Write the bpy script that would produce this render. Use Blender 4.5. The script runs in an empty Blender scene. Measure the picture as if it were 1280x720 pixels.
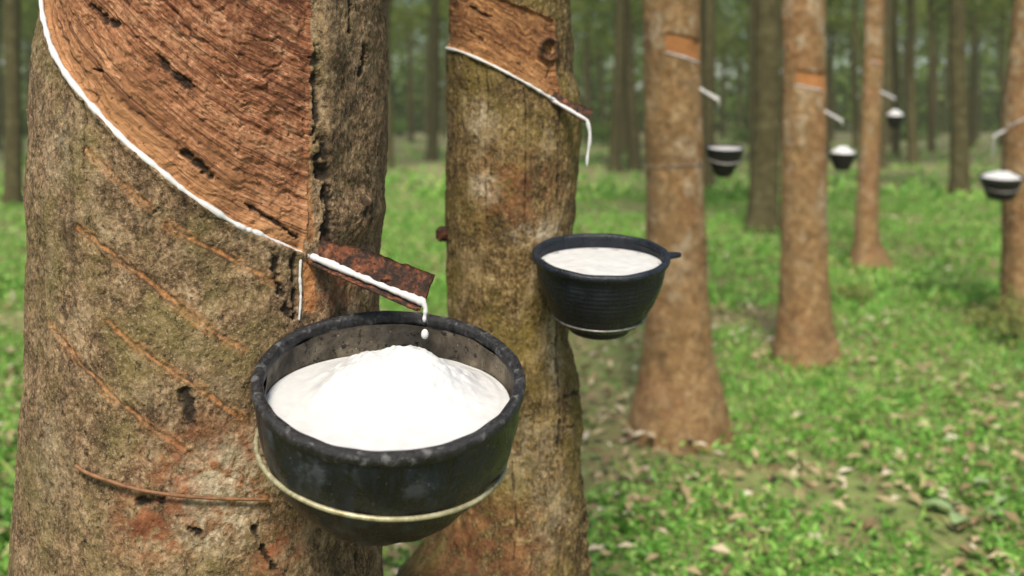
import bpy, math, random
import numpy as np
from mathutils import Vector, Matrix, Quaternion

random.seed(7)
rng = np.random.default_rng(7)
C = bpy.context.scene.collection
sc = bpy.context.scene

# ------------------------------------------------------------------ camera
F, CX, HY, CAMH = 1200.0, 640.0, 145.0, 1.40     # focal length in photo pixels, principal column, horizon row, eye height
cam = bpy.data.cameras.new('camera')
camo = bpy.data.objects.new('camera', cam)
C.objects.link(camo)
camo.location = (0, 0, CAMH)
camo.rotation_euler = (math.radians(90), 0, 0)
cam.sensor_width = 36
cam.lens = 36 * F / 1280
cam.shift_y = -(360 - HY) / 1280
cam.clip_start, cam.clip_end = 0.05, 2000
cam.dof.use_dof = True
cam.dof.focus_distance = 1.10
cam.dof.aperture_fstop = 3.6
sc.camera = camo

# ------------------------------------------------------------------ sky, sun, exposure
SUN_AZ, SUN_EL = math.radians(187), math.radians(54)     # clockwise from +Y: behind the camera, to its left
w = bpy.data.worlds.new('World')
sc.world = w
w.use_nodes = True
nt = w.node_tree
bg = nt.nodes['Background']
sky = nt.nodes.new('ShaderNodeTexSky')
sky.sky_type = 'NISHITA'
sky.sun_disc = False
sky.sun_elevation = SUN_EL
sky.sun_rotation = SUN_AZ
sky.dust_density = 2.0
nt.links.new(sky.outputs[0], bg.inputs[0])
bg.inputs[1].default_value = 0.085
sun = bpy.data.lights.new('sun', 'SUN')
sun.energy = 3.8
sun.angle = math.radians(14)
sun.color = (1.0, 0.90, 0.74)
suno = bpy.data.objects.new('sun', sun)
C.objects.link(suno)
to_sun = Vector((math.sin(SUN_AZ) * math.cos(SUN_EL), math.cos(SUN_AZ) * math.cos(SUN_EL), math.sin(SUN_EL)))
suno.rotation_euler = to_sun.to_track_quat('Z', 'Y').to_euler()
sc.view_settings.view_transform = 'Standard'
sc.view_settings.look = 'None'
sc.view_settings.gamma = 1.0
sc.view_settings.exposure = 0.84
sc.render.engine = 'CYCLES'
sc.cycles.use_denoising = True
sc.cycles.max_bounces = 6
sc.cycles.diffuse_bounces = 3
sc.cycles.transparent_max_bounces = 4

# ------------------------------------------------------------------ helpers
def P(px, py, Y):
    return np.array([(px - CX) / F * Y, Y, CAMH + (HY - py) / F * Y])

def link(name, me, mats=None, parent=None):
    o = bpy.data.objects.new(name, me)
    C.objects.link(o)
    if mats is not None and len(me.materials) == 0:
        for m in (mats if isinstance(mats, (list, tuple)) else [mats]):
            me.materials.append(m)
    if parent is not None:
        o.parent = parent
    return o

def tag(o, label=None, cat=None, group=None, kind=None):
    if label: o['label'] = label
    if cat: o['category'] = cat
    if group: o['group'] = group
    if kind: o['kind'] = kind
    return o

def empty(name, loc=(0, 0, 0), quat=None):
    o = bpy.data.objects.new(name, None)
    C.objects.link(o)
    o.empty_display_size = 0.1
    o.location = tuple(loc)
    if quat is not None:
        o.rotation_mode = 'QUATERNION'
        o.rotation_quaternion = quat
    return o

def mesh_np(name, v, f, smooth=True, attrs=None, mi=None):
    v = np.asarray(v, dtype=np.float32)
    f = np.asarray(f, dtype=np.int32)
    n, k = f.shape
    me = bpy.data.meshes.new(name)
    me.vertices.add(len(v))
    me.vertices.foreach_set('co', v.ravel())
    me.loops.add(n * k)
    me.loops.foreach_set('vertex_index', f.ravel())
    me.polygons.add(n)
    me.polygons.foreach_set('loop_start', np.arange(0, n * k, k, dtype=np.int32))
    me.polygons.foreach_set('use_smooth', np.full(n, smooth))
    if mi is not None:
        me.polygons.foreach_set('material_index', np.asarray(mi, dtype=np.int32))
    for an, a in (attrs or {}).items():
        a = np.asarray(a, dtype=np.float32)
        if a.ndim == 1:
            me.attributes.new(an, 'FLOAT', 'POINT').data.foreach_set('value', a)
        else:
            me.attributes.new(an, 'FLOAT_VECTOR', 'POINT').data.foreach_set('vector', a.ravel())
    me.update(calc_edges=True)
    me.validate()
    return me

def _hash(ix, iy, iz, seed):
    h = (ix * 374761393 + iy * 668265263 + iz * 2147483647 + seed * 1274126177) & 0xFFFFFFFF
    h = ((h ^ (h >> 13)) * 1274126177) & 0xFFFFFFFF
    h = (h ^ (h >> 16)) & 0xFFFF
    return h / 65535.0

def vnoise(p, seed=0):
    p = np.asarray(p, dtype=np.float64)
    i = np.floor(p).astype(np.int64)
    f = p - i
    u = f * f * f * (f * (f * 6 - 15) + 10)
    r = 0
    for dx in (0, 1):
        wx = u[..., 0] if dx else 1 - u[..., 0]
        for dy in (0, 1):
            wy = u[..., 1] if dy else 1 - u[..., 1]
            for dz in (0, 1):
                wz = u[..., 2] if dz else 1 - u[..., 2]
                r = r + wx * wy * wz * _hash(i[..., 0] + dx, i[..., 1] + dy, i[..., 2] + dz, seed)
    return r * 2 - 1

def fbm(p, octs=4, seed=0, rough=0.5):
    a, s, r, t = 1.0, 1.0, 0, 0
    for o in range(octs):
        r = r + a * vnoise(p * s, seed + o * 17)
        t += a
        a *= rough
        s *= 2.03
    return r / t

def sstep(a, b, x):
    t = np.clip((x - a) / (b - a), 0, 1)
    return t * t * (3 - 2 * t)

def tube_arrays(pts, rad, sides=8, closed=False, flat=None, flat_n=None):
    """a tube along pts; rad scalar or per-point"""
    pts = np.asarray(pts, dtype=float)
    n = len(pts)
    rad = np.broadcast_to(np.asarray(rad, dtype=float), (n,))
    if closed:
        tan = np.roll(pts, -1, 0) - np.roll(pts, 1, 0)
    else:
        tan = np.gradient(pts, axis=0)
    tan /= np.linalg.norm(tan, axis=1)[:, None] + 1e-12
    ref = np.array([0, 0, 1.0]) if abs(tan[0][2]) < 0.9 else np.array([1.0, 0, 0])
    nrm = np.cross(tan[0], ref); nrm /= np.linalg.norm(nrm)
    rings = []
    for k in range(n):
        nrm = nrm - tan[k] * nrm.dot(tan[k])
        nrm /= np.linalg.norm(nrm)
        b = np.cross(tan[k], nrm)
        a = np.linspace(0, 2 * math.pi, sides, endpoint=False)
        ring = pts[k] + rad[k] * (np.cos(a)[:, None] * nrm + np.sin(a)[:, None] * b)
        rings.append(ring)
    v = np.concatenate(rings)
    f = []
    m = n if closed else n - 1
    for k in range(m):
        k2 = (k + 1) % n
        for j in range(sides):
            j2 = (j + 1) % sides
            f.append((k * sides + j, k * sides + j2, k2 * sides + j2, k2 * sides + j))
    if not closed:
        for e, base in ((0, 0), (1, (n - 1) * sides)):
            c = len(v)
            v = np.vstack([v, pts[0 if e == 0 else -1][None]])
            for j in range(sides):
                j2 = (j + 1) % sides
                q = (base + j2, base + j, c, c) if e == 0 else (base + j, base + j2, c, c)
                f.append(q)
    return v, f

def mesh_pd(name, v, f, smooth=True, mi=None):
    me = bpy.data.meshes.new(name)
    f2 = []
    for q in f:
        g = []
        for i in q:
            i = int(i)
            if i not in g: g.append(i)
        f2.append(g)
    me.from_pydata([tuple(map(float, x)) for x in v], [], f2)
    for p in me.polygons: p.use_smooth = smooth
    if mi is not None:
        for p, m_ in zip(me.polygons, mi): p.material_index = m_
    me.update()
    return me

def tube(name, pts, rad, mat, parent=None, sides=8, closed=False):
    v, f = tube_arrays(pts, rad, sides, closed)
    return link(name, mesh_pd(name, v, f), mat, parent)

def smooth_path(pts, n):
    """Catmull-Rom resample"""
    pts = np.asarray(pts, dtype=float)
    p = np.vstack([2 * pts[0] - pts[1], pts, 2 * pts[-1] - pts[-2]])
    out = []
    m = len(pts) - 1
    for t in np.linspace(0, m, n):
        i = min(int(t), m - 1); u = t - i
        a, b, c, d = p[i], p[i + 1], p[i + 2], p[i + 3]
        out.append(0.5 * ((2 * b) + (-a + c) * u + (2 * a - 5 * b + 4 * c - d) * u * u + (-a + 3 * b - 3 * c + d) * u ** 3))
    return np.array(out)

# ------------------------------------------------------------------ material kit
class G:
    def __init__(s, name):
        s.m = bpy.data.materials.new(name)
        s.m.use_nodes = True
        s.t = s.m.node_tree
        s.b = s.t.nodes['Principled BSDF']
    def put(s, sock, v):
        if isinstance(v, bpy.types.NodeSocket): s.t.links.new(v, sock)
        elif v is not None:
            if sock.type == 'RGBA' and len(v) == 3: v = (*v, 1)
            sock.default_value = v
    def co(s, which='Object'):
        return s.t.nodes.new('ShaderNodeTexCoord').outputs[which]
    def attr(s, name, out='Fac'):
        n = s.t.nodes.new('ShaderNodeAttribute'); n.attribute_name = name
        return n.outputs[out]
    def scale(s, vec, sc_, loc=(0, 0, 0)):
        n = s.t.nodes.new('ShaderNodeMapping')
        s.put(n.inputs['Vector'], vec); n.inputs['Scale'].default_value = sc_; n.inputs['Location'].default_value = loc
        return n.outputs[0]
    def noise(s, vec, scale, detail=4, rough=0.55, dist=0.0):
        n = s.t.nodes.new('ShaderNodeTexNoise')
        s.put(n.inputs['Vector'], vec)
        n.inputs['Scale'].default_value = scale; n.inputs['Detail'].default_value = detail
        n.inputs['Roughness'].default_value = rough; n.inputs['Distortion'].default_value = dist
        return n.outputs[0]
    def voro(s, vec, scale, feat='F1', out='Distance'):
        n = s.t.nodes.new('ShaderNodeTexVoronoi'); n.feature = feat
        s.put(n.inputs['Vector'], vec); n.inputs['Scale'].default_value = scale
        return n.outputs[out]
    def ramp(s, fac, stops):
        n = s.t.nodes.new('ShaderNodeValToRGB')
        s.put(n.inputs[0], fac)
        e = n.color_ramp.elements
        while len(e) < len(stops): e.new(0.5)
        for k, (p, c) in enumerate(stops):
            if not isinstance(c, (tuple, list)): c = (c, c, c)
            e[k].position = p; e[k].color = (*c, 1)
        return n.outputs[0]
    def mix(s, fac, a, b, mode='MIX'):
        n = s.t.nodes.new('ShaderNodeMix'); n.data_type = 'RGBA'; n.blend_type = mode
        s.put(n.inputs[0], fac); s.put(n.inputs[6], a); s.put(n.inputs[7], b)
        return n.outputs[2]
    def math(s, op, a, b=None, clamp=False):
        n = s.t.nodes.new('ShaderNodeMath'); n.operation = op; n.use_clamp = clamp
        s.put(n.inputs[0], a)
        if b is not None: s.put(n.inputs[1], b)
        return n.outputs[0]
    def bump(s, h, strength=0.5, dist=0.005, normal=None):
        n = s.t.nodes.new('ShaderNodeBump')
        n.inputs['Strength'].default_value = strength; n.inputs['Distance'].default_value = dist
        s.put(n.inputs['Height'], h)
        if normal is not None: s.put(n.inputs['Normal'], normal)
        s.t.links.new(n.outputs[0], s.b.inputs['Normal'])
        return n.outputs[0]
    def out(s, col=None, rough=0.8, spec=0.3, metal=0.0):
        if col is not None: s.put(s.b.inputs['Base Color'], col)
        s.put(s.b.inputs['Roughness'], rough)
        s.put(s.b.inputs['Specular IOR Level'], spec)
        s.b.inputs['Metallic'].default_value = metal
        return s.m

def bark_material(name, dark, mid, light, pale, moss, spots=0.0, sc_=1.0, panel=((.055, .018, .010), (.24, .095, .046), (.47, .265, .155)), edge=(.46, .245, .11)):
    g = G(name)
    co = g.co()
    nb = g.noise(co, 7 * sc_, 3, .6)
    nm = g.noise(co, 38 * sc_, 6, .62, .4)
    nf = g.noise(g.scale(co, (1, 1, .7)), 210 * sc_, 4, .65)
    h = g.math('ADD', g.math('MULTIPLY', nm, .45), g.math('MULTIPLY', nf, .55))
    col = g.ramp(h, [(.38, dark), (.48, mid), (.56, light), (.65, pale)])
    nb2 = g.noise(g.scale(co, (1, 1, .8), (3, 1, 7)), 11 * sc_, 5, .65)
    col = g.mix(g.math('MULTIPLY', g.attr('moss'), g.ramp(nb2, [(.46, 0), (.62, .75)])), col, g.mix(nf, moss, tuple(1.7 * c for c in moss)))
    blot = g.noise(g.scale(co, (1, 1, .9), (5, 5, 1)), 17 * sc_, 6, .68, .7)
    col = g.mix(g.ramp(blot, [(.50, 0), (.64, .62)]), col, g.mix(nf, dark, mid))
    col = g.mix(g.ramp(blot, [(.34, .5), (.44, 0)]), col, g.mix(nf, light, pale))
    # lichen spots
    ns = g.noise(g.scale(co, (1, 1, .75), (9, 4, 2)), 16 * sc_, 5, .7, .6)
    if spots: col = g.mix(g.math('MULTIPLY', g.ramp(ns, [(.56, 0), (.66, 1)]), spots), col, pale)
    pit = g.noise(g.scale(co, (1, 1, .8), (2, 6, 1)), 120 * sc_, 5, .72, .4)
    col = g.mix(g.ramp(pit, [(.56, 0), (.64, .85)]), col, tuple(c * .55 for c in dark))
    gri = g.noise(g.scale(co, (1, 1, 1), (7, 2, 5)), 330 * sc_, 3, .7)
    col = g.mix(g.ramp(gri, [(.56, 0), (.66, .55)]), col, pale)
    # vertical dark streaks
    st = g.noise(g.scale(co, (1, 1, .06)), 42 * sc_, 5, .6)
    col = g.mix(g.ramp(st, [(.60, 0), (.72, .7)]), col, dark)
    # features carried by the surface
    col = g.mix(g.math('MULTIPLY', g.attr('orange'), .95), col, g.ramp(nf, [(.3, (.20, .075, .025)), (.7, (.46, .22, .085))]))
    red = g.math('MULTIPLY', g.attr('redpatch'), g.ramp(g.noise(co, 48 * sc_, 6, .72), [(.44, 0), (.53, .95)]))
    col = g.mix(red, col, g.ramp(nm, [(.3, (.085, .028, .012)), (.6, (.24, .095, .045)), (.8, (.38, .22, .12))]))
    lich = g.math('MULTIPLY', g.attr('lichen'), g.ramp(g.noise(co, 55 * sc_, 6, .7, .8), [(.42, 0), (.56, 1)]))
    col = g.mix(lich, col, g.ramp(nf, [(.3, (.22, .18, .12)), (.7, (.46, .39, .28))]))
    # tapped panel: grain runs with the cut
    gr = g.attr('grain', 'Vector')
    g1 = g.noise(g.scale(gr, (11 * sc_, 120 * sc_, 1)), 1, 8, .72, .55)
    g2 = g.noise(g.scale(gr, (22 * sc_, 60 * sc_, 1), (5, 3, 0)), 1, 6, .7, .5)
    g3 = g.noise(g.scale(gr, (60 * sc_, 420 * sc_, 1), (1, 8, 0)), 1, 3, .6)
    gd = g.noise(co, 26 * sc_, 5, .65)
    pc = g.ramp(g.math('ADD', g.math('ADD', g.math('MULTIPLY', g1, .34), g.math('MULTIPLY', g3, .14)), g.math('ADD', g.math('MULTIPLY', nf, .25), g.math('MULTIPLY', gd, .27))), [(.42, panel[0]), (.50, panel[1]), (.585, panel[2])])
    pc = g.mix(g.ramp(g.noise(co, 11 * sc_, 4, .6), [(.50, 0), (.66, .8)]), pc, g.mix(nf, panel[0], tuple(c * .8 for c in panel[1])))
    pc = g.mix(g.ramp(g2, [(.52, 0), (.68, .75)]), pc, tuple(c * .62 for c in panel[1]))
    pc = g.mix(g.ramp(g.noise(g.scale(gr, (13 * sc_, 34 * sc_, 1), (2, 9, 0)), 1, 7, .72, .6), [(.60, 0), (.68, .85)]), pc, tuple(c * .35 for c in panel[0]))
    pc = g.mix(g.math('MULTIPLY', g.attr('fresh'), .75), pc, g.mix(g1, tuple(c * .8 for c in edge), tuple(min(1, c * 1.25) for c in edge)))
    fl = g.noise(g.scale(gr, (40 * sc_, 130 * sc_, 1), (6, 1, 0)), 1, 6, .75, .8)
    pc = g.mix(g.math('MULTIPLY', g.ramp(fl, [(.58, 0), (.66, .8)]), g.math('SUBTRACT', 1.0, g.math('MULTIPLY', g.attr('fresh'), .7))), pc, tuple(min(1, c * 1.35) for c in panel[2]))  # pale flakes carry the panel's wet highlights in their colour
    pc = g.mix(g.ramp(pit, [(.57, 0), (.66, .8)]), pc, tuple(c * .5 for c in panel[0]))
    gl = g.noise(g.scale(gr, (4 * sc_, 240 * sc_, 1), (3, 7, 0)), 1, 4, .6, .3)
    pc = g.mix(g.ramp(gl, [(.55, 0), (.63, .7)]), pc, panel[0])
    pc = g.mix(g.ramp(gl, [(.33, .4), (.41, 0)]), pc, panel[2])
    col = g.mix(g.attr('panel'), col, pc)
    col = g.mix(g.attr('crack'), col, (.012, .009, .007))
    hb = g.mix(g.attr('panel'), g.math('ADD', g.math('MULTIPLY', nm, .7), g.math('MULTIPLY', nf, .45)),
               g.math('ADD', g.math('ADD', g.math('MULTIPLY', g1, .5), g.math('MULTIPLY', fl, .5)), g.math('ADD', g.math('MULTIPLY', g3, .2), g.math('MULTIPLY', nf, .3))))
    g.bump(hb, .9, .008 / sc_ if sc_ < 1 else .008)
    return g.out(col, .86, .22)

M = {}
M['bark_big'] = bark_material('mossy_bark', (.030, .019, .011), (.122, .077, .042), (.235, .157, .088), (.37, .29, .19), (.098, .080, .030), 0.35)
M['bark_second'] = bark_material('olive_bark', (.024, .016, .007), (.078, .051, .020), (.165, .110, .042), (.31, .245, .14), (.095, .072, .016), 0.5, .9,
                                 panel=((.07, .03, .014), (.25, .115, .048), (.42, .23, .10)), edge=(.40, .22, .09))
M['bark_far'] = bark_material('tan_bark', (.070, .040, .016), (.182, .103, .040), (.285, .172, .075), (.42, .33, .20), (.125, .080, .038), 0.3, .6,
                              panel=((.25, .10, .03), (.36, .15, .045), (.42, .19, .07)), edge=(.31, .145, .055))

def simple_latex():
    g = G('latex_white')
    co = g.co()
    n = g.noise(co, 60, 5, .6)
    col = g.ramp(n, [(.3, (.43, .44, .45)), (.7, (.52, .53, .54))])
    g.bump(g.noise(co, 170, 4, .65), .25, .002)
    g.b.inputs['Subsurface Weight'].default_value = .15
    g.b.inputs['Subsurface Radius'].default_value = (.006, .005, .004)
    g.b.inputs['Subsurface Scale'].default_value = 1.0
    return g.out(col, .42, .4)
M['latex'] = simple_latex()

def cup_black(name, base, wear_glint, blue, rough=.42, amount=.5, scale=1.0):
    g = G(name)
    co = g.co()
    n1 = g.noise(co, 26 * scale, 7, .68, .3)
    n2 = g.noise(g.scale(co, (1, 1, .22)), 70 * scale, 5, .65)
    n3 = g.noise(co, 190 * scale, 5, .7)
    col = g.mix(g.ramp(n2, [(.45, 0), (.7, .8)]), base, blue)
    col = g.mix(g.math('MULTIPLY', g.ramp(n1, [(.54, 0), (.66, 1)]), amount), col, wear_glint)  # wear, and on the big cup wet highlights, put into the colour
    col = g.mix(g.math('MULTIPLY', g.ramp(n3, [(.64, 0), (.70, 1)]), amount), col, tuple(min(1, c * 2.2) for c in wear_glint))
    g.bump(g.math('ADD', g.math('ADD', n1, g.math('MULTIPLY', n2, .6)), g.math('MULTIPLY', n3, .6)), .6, .004)
    return g.out(col, g.ramp(g.math('ADD', g.math('MULTIPLY', n1, .5), g.math('MULTIPLY', n2, .5)), [(.40, rough - .16), (.58, rough + .22)]), .35)
M['cup_big'] = cup_black('scuffed_black_rubber', (.003, .004, .006), (.055, .064, .078), (.011, .019, .034), .28, .65)  # bluish streaks and pale flecks also carry painted wet highlights
M['cup_rim'] = cup_black('worn_rubber_rim', (.008, .008, .009), (.12, .12, .125), (.030, .033, .038), .42, .8, 3.2)
M['cup_plastic'] = cup_black('blue_black_plastic', (.006, .009, .015), (.04, .045, .05), (.012, .018, .028), .36, .25)
M['cup_small'] = cup_black('dull_black_plastic', (.014, .013, .014), (.04, .035, .03), (.02, .02, .022), .5, .25)

def inner_wall():
    g = G('crusted_cup_lining')
    co = g.co()
    n = g.noise(co, 30, 6, .65, .4)
    col = g.ramp(n, [(.3, (.018, .015, .012)), (.5, (.075, .062, .045)), (.7, (.17, .142, .105))])
    v = g.noise(co, 110, 4, .7)
    col = g.mix(g.ramp(v, [(.57, 0), (.62, .95)]), col, (.012, .011, .01))
    col = g.mix(g.ramp(g.noise(g.scale(co, (1, 1, 1), (4, 4, 4)), 140, 3, .6), [(.70, 0), (.73, .8)]), col, (.45, .43, .38))
    g.bump(v, .4, .003)
    return g.out(col, .7, .3)
M['lining'] = inner_wall()

def wire_mat(name, a, b, rough=.45, metal=.3):
    g = G(name)
    col = g.ramp(g.noise(g.co(), 90, 5, .7), [(.35, a), (.65, b)])
    return g.out(col, rough, .4, metal)
M['wire_pale'] = wire_mat('weathered_wire', (.17, .155, .085), (.42, .40, .27))
M['wire_grey'] = wire_mat('grey_wire', (.12, .12, .12), (.36, .35, .33))
M['wire_brown'] = wire_mat('rusty_wire', (.09, .04, .018), (.22, .11, .05), .7, 0)

def rust():
    g = G('rusty_metal')
    co = g.co()
    n = g.noise(co, 60, 7, .68, .5)
    n2 = g.noise(g.scale(co, (.5, 1, 1)), 170, 5, .7)
    col = g.ramp(n, [(.38, (.010, .007, .006)), (.49, (.045, .019, .011)), (.59, (.14, .044, .018)), (.69, (.20, .11, .07))])
    col = g.mix(g.ramp(n2, [(.52, 0), (.60, .9)]), col, (.012, .008, .007))
    g.bump(g.math('ADD', n, n2), .6, .003)
    return g.out(col, .75, .3)
M['rust'] = rust()

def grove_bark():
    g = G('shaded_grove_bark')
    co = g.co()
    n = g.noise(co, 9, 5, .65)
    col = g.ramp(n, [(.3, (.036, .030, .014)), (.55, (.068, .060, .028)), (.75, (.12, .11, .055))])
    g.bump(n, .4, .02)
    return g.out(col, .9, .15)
M['grove_bark'] = grove_bark()

def leaf_mat(name, stops, rough=.55, trans=.25):
    g = G(name)
    geo = g.t.nodes.new('ShaderNodeNewGeometry')
    col = g.ramp(geo.outputs['Random Per Island'], stops)
    g.out(col, rough, .3)
    if trans:
        tr = g.t.nodes.new('ShaderNodeBsdfTranslucent')
        g.t.links.new(g.mix(1.0, col, (1.0, 1.0, .55), 'MULTIPLY'), tr.inputs[0])
        ms = g.t.nodes.new('ShaderNodeMixShader')
        ms.inputs[0].default_value = trans
        out = g.t.nodes['Material Output']
        g.t.links.new(g.b.outputs[0], ms.inputs[1]); g.t.links.new(tr.outputs[0], ms.inputs[2])
        g.t.links.new(ms.outputs[0], out.inputs[0])
    return g.m
M['canopy'] = leaf_mat('canopy_leaves', [(0, (.07, .12, .02)), (.5, (.12, .19, .03)), (.85, (.19, .26, .045)), (1, (.28, .29, .06))], .5, .4)
M['shrub'] = leaf_mat('shrub_leaves', [(0, (.045, .10, .02)), (.5, (.075, .155, .03)), (1, (.13, .21, .045))])
M['wood'] = leaf_mat('far_wood_leaves', [(0, (.06, .105, .022)), (.6, (.10, .17, .032)), (1, (.17, .24, .05))], .55, .4)
M['weeds'] = leaf_mat('weed_leaves', [(0, (.08, .20, .032)), (.45, (.155, .38, .06)), (.8, (.26, .49, .10)), (1, (.44, .50, .18))], .5, .35)
M['dead'] = leaf_mat('dead_leaves', [(0, (.11, .075, .036)), (.4, (.24, .185, .095)), (.8, (.36, .295, .18)), (1, (.50, .46, .36))], .7, .1)
M['broad'] = leaf_mat('broad_pale_leaves', [(0, (.15, .25, .10)), (1, (.28, .37, .19))], .45, .2)
M['yellow_bush'] = leaf_mat('yellowish_bush_leaves', [(0, (.11, .15, .035)), (.6, (.18, .22, .06)), (1, (.27, .28, .09))], .6, .2)
M['stem'] = wire_mat('plant_stem', (.08, .10, .04), (.16, .17, .07), .7, 0)

def ground_mat():
    g = G('plantation_floor')
    co = g.co()
    n1 = g.noise(co, .9, 5, .6)
    n2 = g.noise(co, 9, 6, .68)
    n3 = g.noise(co, 45, 4, .7)
    soil = g.ramp(n3, [(.3, (.10, .07, .04)), (.55, (.21, .155, .095)), (.75, (.38, .31, .23))])
    green = g.ramp(n2, [(.3, (.06, .10, .028)), (.5, (.13, .19, .055)), (.7, (.22, .22, .10))])
    near = g.mix(g.ramp(g.math('ADD', g.math('MULTIPLY', n1, .5), g.math('MULTIPLY', n2, .5)), [(.40, 0), (.54, 1)]), soil, green)
    sep = g.t.nodes.new('ShaderNodeSeparateXYZ')
    g.put(sep.inputs[0], co)
    far = g.ramp(g.math('DIVIDE', g.math('ADD', sep.outputs[1], g.math('MULTIPLY', n1, 14.0)), 60.0, True), [(.30, 0), (.95, .85)])
    litter = g.ramp(g.noise(co, 2.2, 6, .7), [(.3, (.10, .12, .05)), (.5, (.20, .20, .11)), (.62, (.30, .26, .19)), (.8, (.42, .38, .30))])
    col = g.mix(far, near, litter)
    g.bump(g.math('ADD', n2, n3), .6, .02)
    return g.out(col, .95, .1)
M['ground'] = ground_mat()

# ------------------------------------------------------------------ ground
gs = 260
gx = np.linspace(-1, 1, gs); gx = np.sign(gx) * np.abs(gx) ** 2.2 * 320
gy = np.linspace(0, 1, gs) ** 2.2 * 600 - 25
XX, YY = np.meshgrid(gx, gy, indexing='ij')
ZZ = 0.035 * fbm(np.stack([XX * .5, YY * .5, XX * 0], -1), 3, 5) - .01
gv = np.stack([XX, YY, ZZ], -1).reshape(-1, 3)
ii, jj = np.meshgrid(np.arange(gs - 1), np.arange(gs - 1), indexing='ij')
q = (ii * gs + jj).ravel()
gf = np.stack([q, q + gs, q + gs + 1, q + 1], -1)
tag(link('ground', mesh_np('ground', gv, gf), M['ground']), kind='structure')

# ------------------------------------------------------------------ tapped trunks
class Trunk:
    """a trunk whose centre line and radius follow the edges read off the photograph, at distance Y0"""
    def __init__(s, Y0, prof, base, top):
        zs, cs, rs = [], [], []
        for py, a, b in prof:
            aL, aR = math.atan((a - CX) / F), math.atan((b - CX) / F)
            ac, hf = (aL + aR) / 2, (aR - aL) / 2
            D = Y0 / math.cos(ac)
            zs.append(CAMH + (HY - py) / F * Y0); cs.append((D * math.sin(ac), Y0)); rs.append(D * math.sin(hf))
        o = np.argsort(zs)
        zs, cs, rs = np.array(zs)[o], np.array(cs)[o], np.array(rs)[o]
        # continue below (base: list of (z, radius factor)) and above (top: (z, radius factor, dx, dy))
        for z, k in base:
            zs = np.r_[z, zs]; cs = np.vstack([cs[:1], cs]); rs = np.r_[rs[0] * k, rs] if k else rs
        for z, k, dx, dy in top:
            zs = np.r_[zs, z]; rs = np.r_[rs, rs[-1] * k]; cs = np.vstack([cs, cs[-1:] + [[dx, dy]]])
        s.zs, s.cs, s.rs = zs, cs, rs
        c = cs[len(cs) // 2]
        s.to = -c / np.linalg.norm(c)
        s.ri = np.array([-s.to[1], s.to[0]])
        if s.ri[0] < 0: s.ri = -s.ri
        s.Y0 = Y0
    def c(s, z): return np.stack([np.interp(z, s.zs, s.cs[:, 0]), np.interp(z, s.zs, s.cs[:, 1])], -1)
    def r(s, z): return np.interp(z, s.zs, s.rs)
    def surf(s, th, z, off=0.0):
        th, z = np.asarray(th, float), np.asarray(z, float)
        c, r = s.c(z), s.r(z) + off
        xy = c + (r * np.cos(th))[..., None] * s.to + (r * np.sin(th))[..., None] * s.ri
        return np.concatenate([xy, z[..., None]], -1)
    def hit(s, px, py):
        t = (px - CX) / F
        Y = s.Y0 - s.r(CAMH + (HY - py) / F * s.Y0)
        for _ in range(8):
            z = CAMH + (HY - py) / F * Y
            c, r = s.c(z), s.r(z)
            A, B, Cc = t * t + 1, -2 * (t * c[0] + c[1]), c @ c - r * r
            d = max(B * B - 4 * A * Cc, 0)
            Y = (-B - math.sqrt(d)) / (2 * A)
        p = np.array([t * Y, Y]) - c
        return math.atan2(p @ s.ri, p @ s.to), z
    def hits(s, pts): return np.array([s.hit(*p) for p in pts])

def poly_dist(th, z, R, line):
    """distance (m) on the unrolled surface from each vertex to a polyline of (theta, z), and the running coordinate"""
    sx = th * R
    best = np.full(th.shape, 9.0); run = np.zeros(th.shape)
    for k in range(len(line) - 1):
        ax, ay = line[k][0] * R, line[k][1]
        bx, by = line[k + 1][0] * R, line[k + 1][1]
        dx, dy = bx - ax, by - ay
        L = dx * dx + dy * dy + 1e-12
        t = np.clip(((sx - ax) * dx + (z - ay) * dy) / L, 0, 1)
        d = np.hypot(sx - ax - t * dx, z - ay - t * dy)
        m = d < best
        best = np.where(m, d, best); run = np.where(m, k + t, run)
    return best, run

def build_trunk(root, T, zvis, nz, nf, nb, feat, mat, ztop, lobes=None, zcoarse=60):
    th = np.concatenate([np.linspace(-1.8, 1.8, nf), np.linspace(1.8, 2 * math.pi - 1.8, nb + 2)[1:-1]])
    z = np.unique(np.concatenate([np.linspace(-.12, zvis[0], zcoarse), np.linspace(zvis[0], zvis[1], nz), np.linspace(zvis[1], ztop, zcoarse)]))
    TH, Z = np.meshgrid(th, z, indexing='ij')
    TH = np.where(TH > math.pi, TH - 2 * math.pi, TH)
    flat = T.surf(TH, Z)
    off, at, panel = feat(TH, Z, flat)
    if lobes is not None: off = off + lobes(TH, Z)
    v = T.surf(TH, Z, off).reshape(-1, 3)
    nt_, nz_ = TH.shape
    i, j = np.meshgrid(np.arange(nt_), np.arange(nz_ - 1), indexing='ij')
    i2 = (i + 1) % nt_
    f = np.stack([i * nz_ + j, i2 * nz_ + j, i2 * nz_ + j + 1, i * nz_ + j + 1], -1).reshape(-1, 4)
    at = {k: a.reshape(-1, *a.shape[2:]) for k, a in at.items()}
    v -= np.array(root.location)
    pm = panel.reshape(-1)[f].mean(1) > .5
    for nm, sel in (('trunk', ~pm), ('tapped_panel', pm)):
        if not sel.any(): continue
        ff = f[sel]
        u, inv = np.unique(ff, return_inverse=True)
        me = mesh_np(nm, v[u], inv.reshape(ff.shape), True, {k: a[u] for k, a in at.items()})
        link(nm, me, mat, root)

def on_root(root, pts):
    return np.asarray(pts) - np.array(root.location)

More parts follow.
